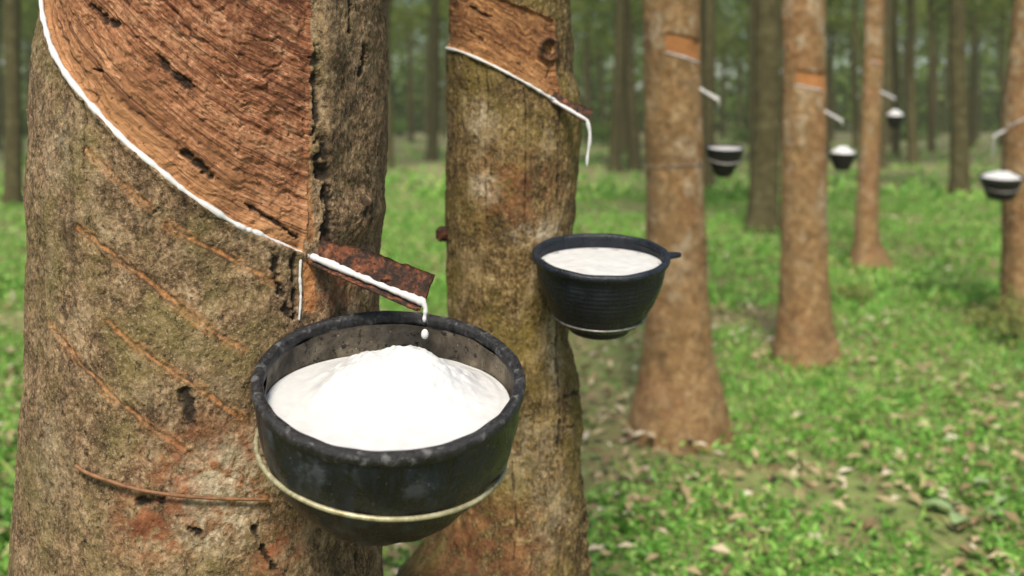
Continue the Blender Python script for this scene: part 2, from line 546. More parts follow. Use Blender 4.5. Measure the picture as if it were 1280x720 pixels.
# ---- nearest tree
T1 = Trunk(1.29, [(-40, 50, 486), (0, 49, 485), (60, 43, 484), (120, 38, 484), (180, 35, 485), (230, 32, 482), (262, 31, 481), (300, 30, 474), (400, 28, 474), (480, 26, 474), (560, 20, 474), (640, 13, 473), (720, 8, 476)],
           [(.40, 1.06), (.12, 1.30), (0, 1.25)], [(2.6, .96, 0, .01), (5.0, .9, .03, .05), (8.0, .8, .1, .1)])
cut1 = T1.hits([(53, 12), (57, 32), (66, 62), (84, 94), (105, 121), (130, 149), (160, 180), (200, 213), (230, 238), (265, 262), (300, 283), (320, 291), (345, 303), (375, 316), (392, 322)])
LINES1 = [T1.hits(l) for l in (
    [(108, 186), (125, 203), (150, 225), (188, 258)], [(208, 280), (240, 300), (275, 316), (342, 352)],
    [(95, 283), (140, 318), (190, 356), (240, 394), (302, 437)],
    [(132, 402), (165, 430), (205, 458), (246, 483), (302, 523)],
    [(62, 405), (100, 455), (150, 505), (210, 550), (280, 595), (332, 621)])]
CRACKS1 = [(T1.hits(l), w_) for l, w_ in (
    ([(391, 55), (393, 110), (394, 165), (398, 200), (403, 240), (401, 285), (400, 300)], .0035), ([(398, 172), (406, 200), (407, 250), (404, 300)], .007),
    ([(105, 128), (105, 165), (104, 210)], .0015), ([(343, 322), (346, 350), (360, 392)], .004), ([(365, 318), (367, 392)], .003),
    ([(455, 60), (457, 80), (452, 92)], .004), ([(437, 0), (438, 40)], .0025), ([(463, 110), (462, 125)], .0015), ([(460, 215), (461, 235)], .0015),
    ([(186, 60), (205, 82), (228, 100), (238, 118)], .0045), ([(108, 2), (125, 20), (140, 30)], .004), ([(231, 192), (246, 205), (262, 222)], .004),
    ([(308, 255), (330, 268), (350, 280), (373, 297)], .0018), ([(232, 488), (236, 505), (236, 530)], .005), ([(188, 272), (196, 262)], .005),
    ([(176, 628), (200, 626)], .0055), ([(48, 398), (49, 410)], .002), ([(318, 660), (330, 690), (345, 712)], .003), ([(446, 690), (447, 712)], .002),
    ([(228, 655), (246, 664)], .0035), ([(112, 86), (124, 90)], .0015))]
cut1 = np.vstack([[cut1[0, 0] - .35, cut1[0, 1] + .10], [cut1[0, 0] - .15, cut1[0, 1] + .05], cut1])
BORD1 = T1.hits([(386, 0), (386, 120), (385, 220), (386, 310)])
th_b1 = float(BORD1[:, 0].mean())
R1 = float(T1.r(1.25))
th_s = cut1[:, 0]; z_s = cut1[:, 1]
def zcut1(th):
    s0 = (z_s[1] - z_s[0]) / (th_s[1] - th_s[0] + 1e-9)
    return np.where(th < th_s[0], z_s[0] + (th - th_s[0]) * (-.30), np.interp(th, th_s, z_s))

def blob(th, z, R, T, px, py, rx, ry):
    c = T.hit(px, py)
    k = T.Y0 / F
    return np.clip(1.35 - np.sqrt(((th - c[0]) * R / (rx * k)) ** 2 + ((z - c[1]) / (ry * k)) ** 2), 0, 1)

def feat1(th, z, flat):
    n_big = fbm(flat * 9, 3, 3)
    n_mid = fbm(flat * np.array([38, 38, 30]), 4, 11)
    n_fine = fbm(flat * np.array([150, 150, 130]), 2, 23)
    wob = fbm(flat * 45, 3, 31) * .0025
    zc = zcut1(th)
    dcut = z + wob * .5 - zc
    inside = (dcut > 0) & (th < th_b1 + wob * 2) & (th > -2.2) & (z < 2.3)
    pan = inside.astype(float)
    d_edge = np.minimum(dcut, (th_b1 - th) * R1)
    off = .007 * n_big + np.where(inside, .0028 * n_mid + .0012 * n_fine, .0027 * n_mid + .0013 * n_fine)
    off += np.where(inside, -.0055 * sstep(0, .004, d_edge) + .0034 * fbm(np.stack([(th * R1) * 22, dcut * 130 + 3 * n_mid, z * 0], -1), 4, 77, .62), 0)
    # lip of bark just under the cut, ridge right of the panel
    off += np.where(~inside, .004 * np.exp(-((dcut + .004) / .006) ** 2) * (th < th_b1 + .02), 0)
    off += .006 * np.exp(-(((th - th_b1) * R1 - .028) / .018) ** 2) * (1 - pan)
    orange = np.zeros_like(th); crack_l = np.zeros_like(th)
    for l in LINES1:
        d, run = poly_dist(th, z + wob, R1, l)
        brk = sstep(-.3, .3, fbm(flat * 40, 3, 53))
        d = d + .0022 * fbm(flat * 90, 3, 57)
        k = np.exp(-(d / .0021) ** 2) * (.5 + .5 * brk) + .6 * np.exp(-((d - .0055) / .0012) ** 2) * (1 - brk)
        orange = np.maximum(orange, k)
        # a small step left by the old cut, high above, low below
        off += -.0012 * np.exp(-(d / .0022) ** 2)
        crack_l = np.maximum(crack_l, .7 * np.exp(-((d - .0032) / .0012) ** 2) * brk)
    # red strip under the cut beside the spout
    d, _ = poly_dist(th, z + wob, R1, T1.hits([(384, 328), (385, 384)]))
    orange = np.maximum(orange, .9 * sstep(.009, .006, d))
    d, _ = poly_dist(th, z + wob, R1, T1.hits([(384, 100), (385, 200), (386, 300)]))
    orange = np.maximum(orange, .55 * sstep(.006, .003, d))
    crack = crack_l
    for l, wd in CRACKS1:
        d, _ = poly_dist(th, z, R1, l)
        d = d + .011 * fbm(flat * 75, 4, 91, .65) * min(1, wd / .004)
        k = .92 * sstep(wd * 1.25, wd * .2, d)
        crack = np.maximum(crack, k)
        off -= .005 * k
    # dark knotted burl on the right edge
    bu = blob(th, z, R1, T1, 446, 272, 46, 34)
    off += .010 * sstep(.2, 1, bu) * (1 + .8 * n_mid)
    crack = np.maximum(crack, .75 * sstep(.35, .9, bu) * sstep(-.05, .25, fbm(flat * 60, 3, 41)))
    # darker furrowed band right of the panel
    band = sstep(.004, .02, (th - th_b1) * R1) * sstep(.10, .05, (th - th_b1) * R1)
    crack = np.maximum(crack, .38 * band * sstep(.02, .3, fbm(flat * np.array([60, 60, 22]), 4, 67)))
    red = np.maximum.reduce([blob(th, z, R1, T1, 250, 600, 60, 62), blob(th, z, R1, T1, 190, 655, 45, 40), blob(th, z, R1, T1, 300, 565, 22, 30), blob(th, z, R1, T1, 345, 690, 30, 30), .9 * blob(th, z, R1, T1, 420, 360, 45, 25)])
    lich = np.maximum.reduce([blob(th, z, R1, T1, 285, 600, 48, 42), blob(th, z, R1, T1, 275, 660, 40, 25), .4 * blob(th, z, R1, T1, 75, 190, 30, 40), .3 * blob(th, z, R1, T1, 60, 570, 30, 60)])
    fresh = pan * np.clip(np.exp(-np.clip(dcut, 0, 9) / .06) * (1 + .5 * n_big + .3 * n_mid), 0, 1)
    grain = np.stack([th * R1, dcut, z], -1)
    return off, dict(moss=1 - .75 * sstep(0, .02, (th - th_b1) * R1), panel=pan, orange=np.clip(orange * (1 - pan), 0, 1), crack=np.clip(crack, 0, 1), redpatch=red, lichen=lich, fresh=fresh, grain=grain), pan

def root_lobes(T, n, amp, h, ph):
    def fn(th, z):
        return amp * np.exp(-np.clip(z, 0, 9) / h) * (.45 + .55 * np.cos(n * th + ph) + .25 * np.cos(2 * n * th + 1.3 + ph))
    return fn

t1 = tag(empty('rubber_tree', (T1.cs[0][0], T1.cs[0][1], 0)), 'thick close trunk at left with a long white latex cut and a red-brown tapped panel', 'tree', 'tapped rubber trees')
build_trunk(t1, T1, (.76, 1.62), 720, 520, 60, feat1, M['bark_big'], 8.0, root_lobes(T1, 4, .05, .18, .4))

def trail(root, T, line, r0, off, name='latex_trail', n=160, seed=1, ends=(1, 1)):
    L = smooth_path(line, n)
    pts = T.surf(L[:, 0], L[:, 1], off)
    nn = fbm(np.stack([np.arange(n) * .16, np.zeros(n), np.zeros(n)], -1), 3, seed)
    rad = r0 * np.clip(1 + .6 * nn, .72, 1.3)
    rad[0] *= ends[0]; rad[-1] *= ends[1]
    return tube(name, on_root(root, pts), rad, M['latex'], root, 10)
trail(t1, T1, cut1, .0032, .0006, seed=4, n=260)
lt = T1.hits([(374, 322), (373, 345), (374, 370), (372, 400)])
trail(t1, T1, lt, .0016, .0035, 'latex_drip', 60, 9)

# ---- second tree
T2 = Trunk(1.60, [(-40, 560, 713), (0, 560, 714), (60, 560, 715), (92, 560, 716), (118, 560, 722), (140, 560, 725), (165, 560, 724), (200, 561, 721), (270, 561, 716), (310, 561, 712), (420, 561, 712), (440, 561, 718), (480, 561, 723), (560, 561, 724), (620, 560, 730), (660, 548, 731), (690, 524, 732), (720, 494, 733)],
           [(.45, 1.25), (.2, 1.3), (0, 1.2)], [(2.8, .97, 0, .02), (5.0, .9, .05, .05), (8.0, .85, .1, .1)])
R2 = float(T2.r(1.3))
cut2 = T2.hits([(559, 60), (575, 64), (610, 79), (650, 100), (680, 118), (694, 126)])
top2 = T2.hits([(600, -14), (640, 3), (670, 14), (698, 27)])
th_b2 = float(T2.hits([(699, 30), (696, 80), (694, 125)])[:, 0].mean())
CR2 = [(T2.hits(l), w_) for l, w_ in (
    ([(567, 75), (568, 130), (566, 220), (565, 280)], .0018), ([(575, 80), (574, 150), (576, 190)], .0015), ([(700, 130), (698, 180), (697, 260)], .003),
    ([(655, 110), (657, 180), (656, 270)], .0012), ([(607, 90), (606, 200), (608, 280)], .0012), ([(702, 360), (698, 450), (696, 560)], .003), ([(706, 497), (716, 492), (726, 490)], .004), ([(708, 535), (716, 531)], .0035),
    ([(584, 8), (600, 18), (612, 20)], .003), ([(585, 40), (600, 50)], .003), ([(640, 75), (650, 80)], .002), ([(640, 580), (642, 700)], .0015), ([(610, 480), (612, 560)], .0012), ([(690, 85), (686, 98)], .002))]
def feat2(th, z, flat):
    n_big = fbm(flat * 10, 3, 103)
    n_mid = fbm(flat * np.array([45, 45, 26]), 4, 111)
    n_fine = fbm(flat * np.array([160, 160, 110]), 2, 123)
    wob = fbm(flat * 50, 3, 131) * .002
    zc = np.interp(th, cut2[:, 0], cut2[:, 1]) + np.where(th < cut2[0, 0], (cut2[0, 0] - th) * .05, 0)
    zt = np.interp(th, top2[:, 0], top2[:, 1]) + np.where(th < top2[0, 0], (top2[0, 0] - th) * .05, 0)
    dcut = z + wob * .5 - zc
    inside = (dcut > 0) & (z + wob < zt) & (th < th_b2 + wob * 3) & (th > -2.3)
    pan = inside.astype(float)
    d_edge = np.minimum(np.minimum(dcut, zt - z), (th_b2 - th) * R2)
    off = .0070 * n_big + np.where(inside, .0008 * n_mid, .0032 * n_mid + .0009 * n_fine)
    off += np.where(inside, -.005 * sstep(0, .004, d_edge) + .0026 * fbm(np.stack([(th * R2) * 24, dcut * 130 + 3 * n_mid, z * 0], -1), 4, 177, .62), 0)
    off += .0022 * (1 - pan) * fbm(np.stack([th * 14, z * 3, th * 0], -1), 3, 141)
    crack = np.zeros_like(th)
    for l, wd in CR2:
        d, _ = poly_dist(th, z, R2, l)
        d = d + .004 * fbm(flat * 80, 3, 191) * min(1, wd / .003)
        k = sstep(wd, wd * .35, d)
        crack = np.maximum(crack, .7 * k); off -= .003 * k
    # round knot in the panel
    kc = T2.hit(687, 62); kd = np.hypot((th - kc[0]) * R2, z - kc[1])
    ring = np.exp(-((kd - .017) / .004) ** 2)
    off += .007 * ring - .004 * sstep(.014, .004, kd)
    crack = np.maximum(crack, np.maximum(.85 * ring, .8 * sstep(.018, .013, kd) * sstep(-.2, .2, np.cos(kd * 1500) + n_mid)))
    lich = np.maximum.reduce([.9 * blob(th, z, R2, T2, 602, 235, 22, 20), blob(th, z, R2, T2, 670, 292, 32, 14), blob(th, z, R2, T2, 690, 430, 16, 50), .8 * blob(th, z, R2, T2, 600, 150, 18, 25), .3 * blob(th, z, R2, T2, 660, 560, 40, 50), .3 * blob(th, z, R2, T2, 690, 640, 25, 70)])
    red = np.maximum(.6 * blob(th, z, R2, T2, 600, 690, 80, 60), .5 * blob(th, z, R2, T2, 640, 240, 60, 50))
    fresh = pan * np.clip(np.exp(-np.clip(dcut, 0, 9) / .012), 0, 1)
    grain = np.stack([th * R2, dcut, z], -1)
    # flaking ragged right edge, low down
    rag = sstep(1.02, .9, z) * np.exp(-((th - 1.45) / .22) ** 2)
    off += .015 * rag * fbm(flat * np.array([30, 30, 45]), 3, 211)
    return off, dict(moss=np.ones_like(th), panel=pan, orange=np.zeros_like(th), crack=np.clip(crack, 0, 1), redpatch=red, lichen=lich, fresh=fresh, grain=grain), pan
t2 = tag(empty('rubber_tree', (T2.cs[0][0], T2.cs[0][1], 0)), 'mossy trunk between the two nearest cups, with a knot in its tapped panel', 'tree', 'tapped rubber trees')
build_trunk(t2, T2, (.58, 1.62), 620, 340, 50, feat2, M['bark_second'], 8.0, root_lobes(T2, 3, .05, .2, 2.2))
trail(t2, T2, cut2, .0024, .002, seed=14)
# snapped twig stub on its left side
def lumpy(name, c, r, mat, parent, seed, sq=(1, 1, 1), n=24, amp=.25):
    u = np.linspace(0, math.pi, n); a = np.linspace(0, 2 * math.pi, 2 * n, endpoint=False)
    U, A = np.meshgrid(u, a, indexing='ij')
    d = np.stack([np.sin(U) * np.cos(A), np.sin(U) * np.sin(A), np.cos(U)], -1)
    rr = r * (1 + amp * fbm(d * 2.2 + seed, 3, seed))
    v = (d * rr[..., None] * np.array(sq) + np.array(c)).reshape(-1, 3)
    m = 2 * n
    f = [(i * m + j, (i + 1) * m + j, (i + 1) * m + (j + 1) % m, i * m + (j + 1) % m) for i in range(n - 1) for j in range(m)]
    return link(name, mesh_np(name, v, np.array(f), True), mat, parent)
s_ = T2.hit(562, 292)
lumpy('twig_stub', on_root(t2, P(554, 292, 1.585)), .0105, M['rust'], t2, 5, (1.15, 1, 1.25))

# ---- the four trees further back
def plain_feat(T, cutpts, toppts, thb_pts, seed, cutw=True):
    cut = T.hits(cutpts); top = T.hits(toppts) if toppts else None
    R = float(T.r(1.3))
    thL = cut[0, 0]; thR = cut[-1, 0]
    def feat(th, z, flat):
        n_big = fbm(flat * 6, 3, seed)
        n_mid = fbm(flat * np.array([24, 24, 16]), 4, seed + 7)
        zc = np.interp(th, cut[:, 0], cut[:, 1])
        dcut = z - zc
        off = .006 * n_big + .004 * n_mid
        if top is not None:
            zt = np.interp(th, top[:, 0], top[:, 1])
            inside = (dcut > 0) & (z < zt) & (th > thL) & (th < max(thR, 1.2))
        else:
            inside = np.zeros_like(th, dtype=bool)
        pan = inside.astype(float)
        off = off - .008 * pan
        cr = .3 * sstep(.38, .55, fbm(flat * np.array([14, 14, 9]), 4, seed + 3))
        zr = np.zeros_like(th)
        return off, dict(moss=np.full_like(th, .8), panel=pan, orange=zr, crack=cr * (1 - pan), redpatch=.4 * sstep(0, .4, fbm(flat * 5, 2, seed + 9)), lichen=.75 * sstep(.12, .4, fbm(flat * np.array([16, 16, 11]), 3, seed + 11)) * sstep(.3, .9, z), fresh=pan, grain=np.stack([th * R, dcut, z], -1)), pan
    return feat, cut

def far_tree(Y0, prof, cutpts, toppts, seed, label, lean=(0, 0), trailr=.004, lob=(4, .022)):
    T = Trunk(Y0, prof, [], [(3.2, .97, lean[0] * .3, lean[1] * .3), (5.5, .92, lean[0], lean[1]), (8.0, .85, lean[0] * 2, lean[1] * 2)])
    root = tag(empty('rubber_tree', (T.cs[0][0], T.cs[0][1], 0)), label, 'tree', 'tapped rubber trees')
    feat, cut = plain_feat(T, cutpts, toppts, None, seed)
    build_trunk(root, T, (.0, CAMH + HY / F * Y0 + .1), 420, 200, 40, feat, M['bark_far'], 8.0, root_lobes(T, lob[0], lob[1], .16, seed * 1.0), 20)
    trail(root, T, cut, trailr, .001, n=40, seed=seed)
    return T, root

T3, t3 = far_tree(4.20, [(-40, 803, 876), (0, 804, 876), (100, 805, 877), (250, 807, 881), (350, 807, 884), (420, 806, 889), (455, 803, 894), (480, 799, 901), (505, 793, 906), (525, 789, 910), (545, 786, 913)],
                  [(832, 65), (850, 70), (862, 74), (873, 78)], [(832, 40), (850, 43), (873, 50)], 301, 'brown flared trunk right of the ribbed cup, with an orange tapped patch')
T4, t4 = far_tree(5.50, [(-40, 975, 1031), (0, 976, 1032), (120, 977, 1033), (250, 976, 1034), (340, 975, 1036), (390, 973, 1040), (420, 970, 1044), (440, 967, 1048), (452, 964, 1050)],
                  [(995, 106), (1010, 109), (1027, 113)], [(995, 88), (1010, 89), (1027, 92)], 402, 'straight brown trunk in the middle of the right-hand trees, with a small orange tapped band')
T5, t5 = far_tree(8.80, [(-20, 1081, 1107), (0, 1080, 1106), (60, 1079, 1105), (110, 1077, 1103), (170, 1075, 1101), (240, 1071, 1099), (280, 1068, 1098), (305, 1066, 1101), (325, 1062, 1110), (337, 1058, 1116)],
                  [(1088, 76), (1094, 77), (1102, 80)], [(1088, 71), (1094, 72), (1102, 74)], 503, 'slim brown trunk leaning slightly left, furthest of the trees carrying cups', (.3, .1), .004, (3, .03))
T6, t6 = far_tree(6.50, [(-20, 1269, 1325), (20, 1264, 1322), (60, 1261, 1320), (90, 1257, 1318), (150, 1251, 1314), (250, 1251, 1312), (320, 1252, 1314), (370, 1250, 1318), (405, 1244, 1326)],
                  [(1256, 162), (1268, 155), (1285, 146), (1300, 139)], None, 604, 'brown trunk cut off by the right edge of the picture, with a thin pale cut', (.15, 0), .005)

# ------------------------------------------------------------------ cups, latex, hangers, spouts
def lathe(prof, n=96, jag=None):
    """prof: list of (r, z, material)"""
    a = np.linspace(0, 2 * math.pi, n, endpoint=False)
    v, f, mi = [], [], []
    for r, z, m in prof:
        for k in range(n):
            rr, zz = r, z
            if jag is not None: rr, zz = jag(r, z, a[k])
            v.append((rr * math.cos(a[k]), rr * math.sin(a[k]), zz))
    for p in range(len(prof) - 1):
        for k in range(n):
            k2 = (k + 1) % n
            f.append((p * n + k, p * n + k2, (p + 1) * n + k2, (p + 1) * n + k)); mi.append(prof[p][2])
    return v, f, mi

def tilt_quat(pitch, roll):
    """pitch > 0 tips the mouth towards the camera, roll > 0 lowers the right side"""
    return Matrix.Rotation(math.radians(roll), 3, 'Y') @ Matrix.Rotation(math.radians(pitch), 3, 'X')

def cap(v, f, mi, ring_start, n, m, up):
    f.append(tuple(range(ring_start, ring_start + n)) if up else tuple(range(ring_start + n - 1, ring_start - 1, -1))); mi.append(m)

def level_latex(name, M3, org, rin, depth, pitch, roll, bump_fn, label, nr=44, na=128, group='latex in the cups'):
    """latex lying nearly level in a tilted cup, its surface depth below the middle of the rim"""
    M3n = np.array(M3)
    nrm = np.array(tilt_quat(pitch, roll))[:, 2]
    rim = []
    for a in np.linspace(0, 2 * math.pi, na, endpoint=False):
        lo, hi = -.4, .02
        for _ in range(40):
            mid = (lo + hi) / 2
            r = rin(mid) - .0008
            p = M3n @ np.array([r * math.cos(a), r * math.sin(a), mid]) + org
            if (p - org) @ nrm < -depth: lo = mid
            else: hi = mid
        rim.append(p)
    rim = np.array(rim); c = rim.mean(0)
    v, f = [c + nrm * bump_fn(c[None])[0]], []
    rr = (np.arange(1, nr + 1) / nr) ** .9
    for t in rr:
        p = c + (rim - c) * t
        h = bump_fn(p) * sstep(1.0, .9, np.full(na, t)) + (.0012 * sstep(.93, 1, t))
        p = p + h[:, None] * nrm
        v.extend(p)
    for k in range(na): f.append((0, 1 + k, 1 + (k + 1) % na, 1 + (k + 1) % na))
    for s in range(nr - 1):
        for k in range(na):
            k2 = (k + 1) % na
            f.append((1 + s * na + k, 1 + (s + 1) * na + k, 1 + (s + 1) * na + k2, 1 + s * na + k2))
    # body of the latex below the surface
    b0 = len(v) - na
    low = c - np.array(M3n[:, 2]) * .02
    v.append(low)
    for k in range(na): f.append((b0 + (k + 1) % na, b0 + k, len(v) - 1, len(v) - 1))
    v = np.array(v)
    o = link(name, mesh_pd(name, v - c, f), M['latex'])
    o.location = tuple(c)
    tag(o, label, 'latex', group)
    return o, c

# ---- large cup
Y_C1 = 1.02
RC, HC, PC = .1440, .142, 3.0
M1 = tilt_quat(16.0, 4.0)
org1 = P(487.5, 466, Y_C1)
def prof_r(z, R, H, rb, p=1.25):
    t = np.clip(-z / H, 0, 1)
    return R - (R - rb) * t ** p
def rout1(z): return prof_r(z, RC - .003, HC, .090, PC)
def rin1(z): return rout1(z) - .0100
cup1 = tag(empty('tapping_cup', org1, M1.to_quaternion()), 'large scuffed black cup under the rusty spout, heaped with white latex', 'cup', 'latex cups on the trees')
def jag1(r, z, a):
    k = .0016 * math.sin(3 * a + 1) + .0012 * math.sin(7 * a + z * 30) + .0007 * math.sin(17 * a + z * 80)
    return r + k, z + .0015 * math.sin(2 * a + .6) + .0006 * math.sin(9 * a)
pr = []
for k in range(25):
    z = -.011 - (HC - .011) * k / 24
    pr.append((float(rout1(z)), z, 0))
pr += [(.0870, -HC - .003, 0), (.082, -HC - .006, 0), (.074, -HC - .008, 0)]
pr += [(.070, -HC + .010, 1)]
for k in range(24):
    z = -HC + .012 + (HC - .024) * k / 23
    pr.append((float(rin1(z)), z, 1))
v, f, mi = lathe(pr, 112, jag1)
n0 = 112
cap(v, f, mi, 27 * n0, n0, 0, False); cap(v, f, mi, 28 * n0, n0, 1, True)
# leave the seam between outer foot and inner floor open (the two caps close each shell)
me = mesh_pd('bowl', v, f, True, mi); link('bowl', me, [M['cup_big'], M['lining']], cup1)
rp = [(RC + a_, b_, 0) for a_, b_ in ((-.0030, -.0135), (-.0012, -.011), (-.0002, -.007), (-.0006, -.0025), (-.0026, -.0002), (-.0070, .0006), (-.0110, -.0004), (-.0128, -.0030), (-.0130, -.0080), (-.0126, -.0125), (-.0090, -.0140), (-.0030, -.0135))]
v, f, mi = lathe(rp, 160, lambda r, z, a: (r + .0010 * math.sin(3 * a + 1) + .0004 * math.sin(23 * a), z + .0015 * math.sin(2 * a + .6) + .0005 * math.sin(13 * a) * math.cos(5 * a)))
link('rim', mesh_pd('rim', v, f), M['cup_rim'], cup1)

pk = P(462, 470, Y_C1 + .030)
def mound1(p):
    dx = p[:, 0] - pk[0]; dy = p[:, 1] - pk[1]
    sx = np.where(dx < 0, .046, .080)
    g_ = np.exp(-((np.abs(dx) / sx) ** 2.2) - (np.abs(dy) / .062) ** 2.2)
    g2 = np.exp(-((dx - .065) / .05) ** 2 - ((dy + .005) / .055) ** 2)
    g3 = np.exp(-((dx + .03) / .022) ** 2 - ((dy + .035) / .025) ** 2)
    q3 = np.stack([p[:, 0], p[:, 1], p[:, 1] * 0], -1)
    n = fbm(q3 * 40, 4, 9); n2 = fbm(q3 * 130, 3, 19)
    h = .036 * g_ + .022 * g2 + .005 * g3
    return h * (1 + .14 * n) + .0035 * n * sstep(.001, .012, h) + .0016 * n2 * sstep(.004, .03, h)
level_latex('latex', M1, org1, rin1, .0295, 6.2, 2.5, mound1, 'heaped white latex filling the large scuffed cup', 90, 220)

# hanger wire of the large cup: lies round the bowl, hooks up at its right
def ring_pts(M3, org, rad, zl, a0, a1, n, tilt=0.0, gap=.003, roll=0.0):
    a = np.linspace(math.radians(a0), math.radians(a1), n)
    zz = zl + tilt * np.sin(a) * .1 - roll * np.cos(a)
    rad = rad(zz) + gap
    return (np.array(M3) @ np.stack([rad * np.cos(a), rad * np.sin(a), zz], 0)).T + org
wp = ring_pts(M1, org1, rout1, -.084, 120, 350, 80, -.12, .0035, .010)
end = wp[-1]
hook = np.array([end + np.array([.0005, .006, .003]), end + np.array([.002, .006, .012]), end + np.array([.002, .005, .022])])
tail = T1.surf(np.array([.72]), np.array([wp[0][2] + .012]), .004)
wpts = np.vstack([tail, wp, hook])
o = tube('wire_hanger', wpts - wpts[0], .0026, M['wire_pale'], None, 10)
o.location = tuple(wpts[0]); tag(o, 'pale weathered wire looped round the large scuffed cup', 'wire', 'cup wires')

# old twig pinned across the bark
tw = T1.hits([(100, 580), (112, 588), (130, 595), (175, 609), (225, 617), (280, 621), (333, 622)])
L = smooth_path(tw, 60); pts = T1.surf(L[:, 0], L[:, 1], .006)
nn = fbm(np.stack([np.arange(60) * .2, np.zeros(60), np.zeros(60)], -1), 2, 3)
o = tube('bark_wire', pts - pts[0], .0021 * (1 + .2 * nn), M['wire_brown'], None, 8)
o.location = tuple(pts[0]); tag(o, 'thin rusty brown wire curving across the bark left of the large cup', 'wire')

# ---- spouts
def spout(A, B, section, width, mat, label, latex_r, back, drip_len, drip_r, group='spouts', rag=.0015, n=40, thick=.0018):
    A, B = np.array(A, float), np.array(B, float)
    ax = B - A; Ln = np.linalg.norm(ax); ax = ax / Ln
    bk = np.array(back, float); bk -= ax * bk.dot(ax); bk /= np.linalg.norm(bk)
    up = np.cross(bk, ax); 
    if up[2] < 0: up = -up
    root = tag(empty('spout', A), label, 'spout', group)
    sec = smooth_path(np.array([(b, u, 0) for b, u in section]), 18)[:, :2] * width
    v, f = [], []
    m = len(sec)
    t_ = np.gradient(sec, axis=0); t_ /= np.linalg.norm(t_, axis=1)[:, None]
    nor = np.stack([-t_[:, 1], t_[:, 0]], -1)
    for k in range(n + 1):
        s = Ln * k / n
        for layer in (0, 1):
            for j in range(m):
                b, u = (sec[j] - nor[j] * thick * layer) * (.78 + .22 * k / n)
                e = rag * (vnoise(np.array([s * 90, j * .55, 3.0])) + vnoise(np.array([s * 260, j * 1.1, 9.0])) * .6)
                edge = (rag * .8 * vnoise(np.array([s * 130, 7.7, 1.0])) + rag * 2.2 * vnoise(np.array([s * 34, 2.7, 4.0]))) * max(0, (j - m + 4) / 3)
                ee = rag * 2 * vnoise(np.array([j * .6, 3.3, 1.0])) if k == n else 0
                v.append(ax * (s + ee) + bk * (b + edge * .7) + up * (u + e * .5 + edge))
    row = 2 * m
    for k in range(n):
        for j in range(m - 1):
            a = k * row + j
            f.append((a, a + 1, a + row + 1, a + row))
            a2 = a + m
            f.append((a2, a2 + row, a2 + row + 1, a2 + 1))
        for j in (0, m - 1):
            a = k * row + j
            f.append((a, a + row, a + row + m, a + m))
    for k in (0, n):
        for j in range(m - 1):
            a = k * row + j
            f.append((a, a + m, a + m + 1, a + 1))
    link('channel', mesh_pd('channel', v, f, True), mat, root)
    # latex running down the channel and off its tip
    ss = np.linspace(-.004, Ln + .0005, 50)
    nn = fbm(np.stack([ss * 90, ss * 0, ss * 0], -1), 3, 3)
    low = np.array([0.06, 0.06]) * width
    path = [ax * s + bk * (low[0] + latex_r * .2 * q_) + up * (low[1]) for s, q_ in zip(ss, nn)]
    tip = path[-1]
    rad = list(latex_r * (1 + .6 * nn))
    for k in range(1, 15):
        t = k / 14
        path.append(tip + ax * (.35 * latex_r + .0015) * min(1, t * 4) + np.array([0.0016 * math.sin(t * 5) * drip_len / .05, 0, -drip_len * t]))
        rad.append(drip_r * (1.15 - .45 * t + .14 * math.sin(t * 17)) if k < 14 else drip_r * .35)
    tube('latex_stream', np.array(path), np.array(rad), M['latex'], root, 10)
    return root, np.array(path[-1]) + A

hA = T1.hit(386, 321); A1 = T1.surf(np.array([hA[0]]), np.array([hA[1]]), -.004)[0]
B1 = P(527, 380, 1.065)
SEC = [(-.34, .02), (-.24, -.13), (-.05, -.12), (.2, .10), (.62, .58), (1.0, .98)]
sp1, tip1 = spout(A1, B1, SEC, .0245, M['rust'], 'rusty bark-like spout dripping latex into the large cup', .0040, (.12, .85, .5), 0.021, .0027, rag=.0012, thick=.003)
ax1 = (B1 - A1) / np.linalg.norm(B1 - A1)
fc = A1 + (B1 - A1) * .74 + np.array([0, .010, .0125])
lumpy('bark_curl', fc - A1, .0068, M['rust'], sp1, 8, (1.9, .8, .65), amp=.5)
n = 20
v, f = [], []
for i in range(n + 1):
    t = math.pi * i / n
    r = .0042 * math.sin(t); z = .0052 * math.cos(t) * (1.15 if t < 1.57 else 1)
    for j in range(24):
        a = 2 * math.pi * j / 24
        v.append((r * math.cos(a), r * math.sin(a), z))
for i in range(n):
    for j in range(24):
        f.append((i * 24 + j, (i + 1) * 24 + j, (i + 1) * 24 + (j + 1) % 24, i * 24 + (j + 1) % 24))
o = link('latex_drop', mesh_np('latex_drop', v, np.array(f)), M['latex'])
o.location = (tip1[0] + .0005, tip1[1], CAMH + (HY - 418) / F * tip1[1])
tag(o, 'single white latex drop falling from the rusty spout', 'latex drop')

hA = T2.hit(688, 124); A2 = T2.surf(np.array([hA[0]]), np.array([hA[1]]), -.003)[0]
spout(A2, P(733, 151, 1.50), SEC, .013, M['rust'], 'thin dark spout on the mossy second trunk, trailing a long latex string', .0028, (.1, .8, .5), .072, .0030, rag=.0008, n=24, thick=.001)

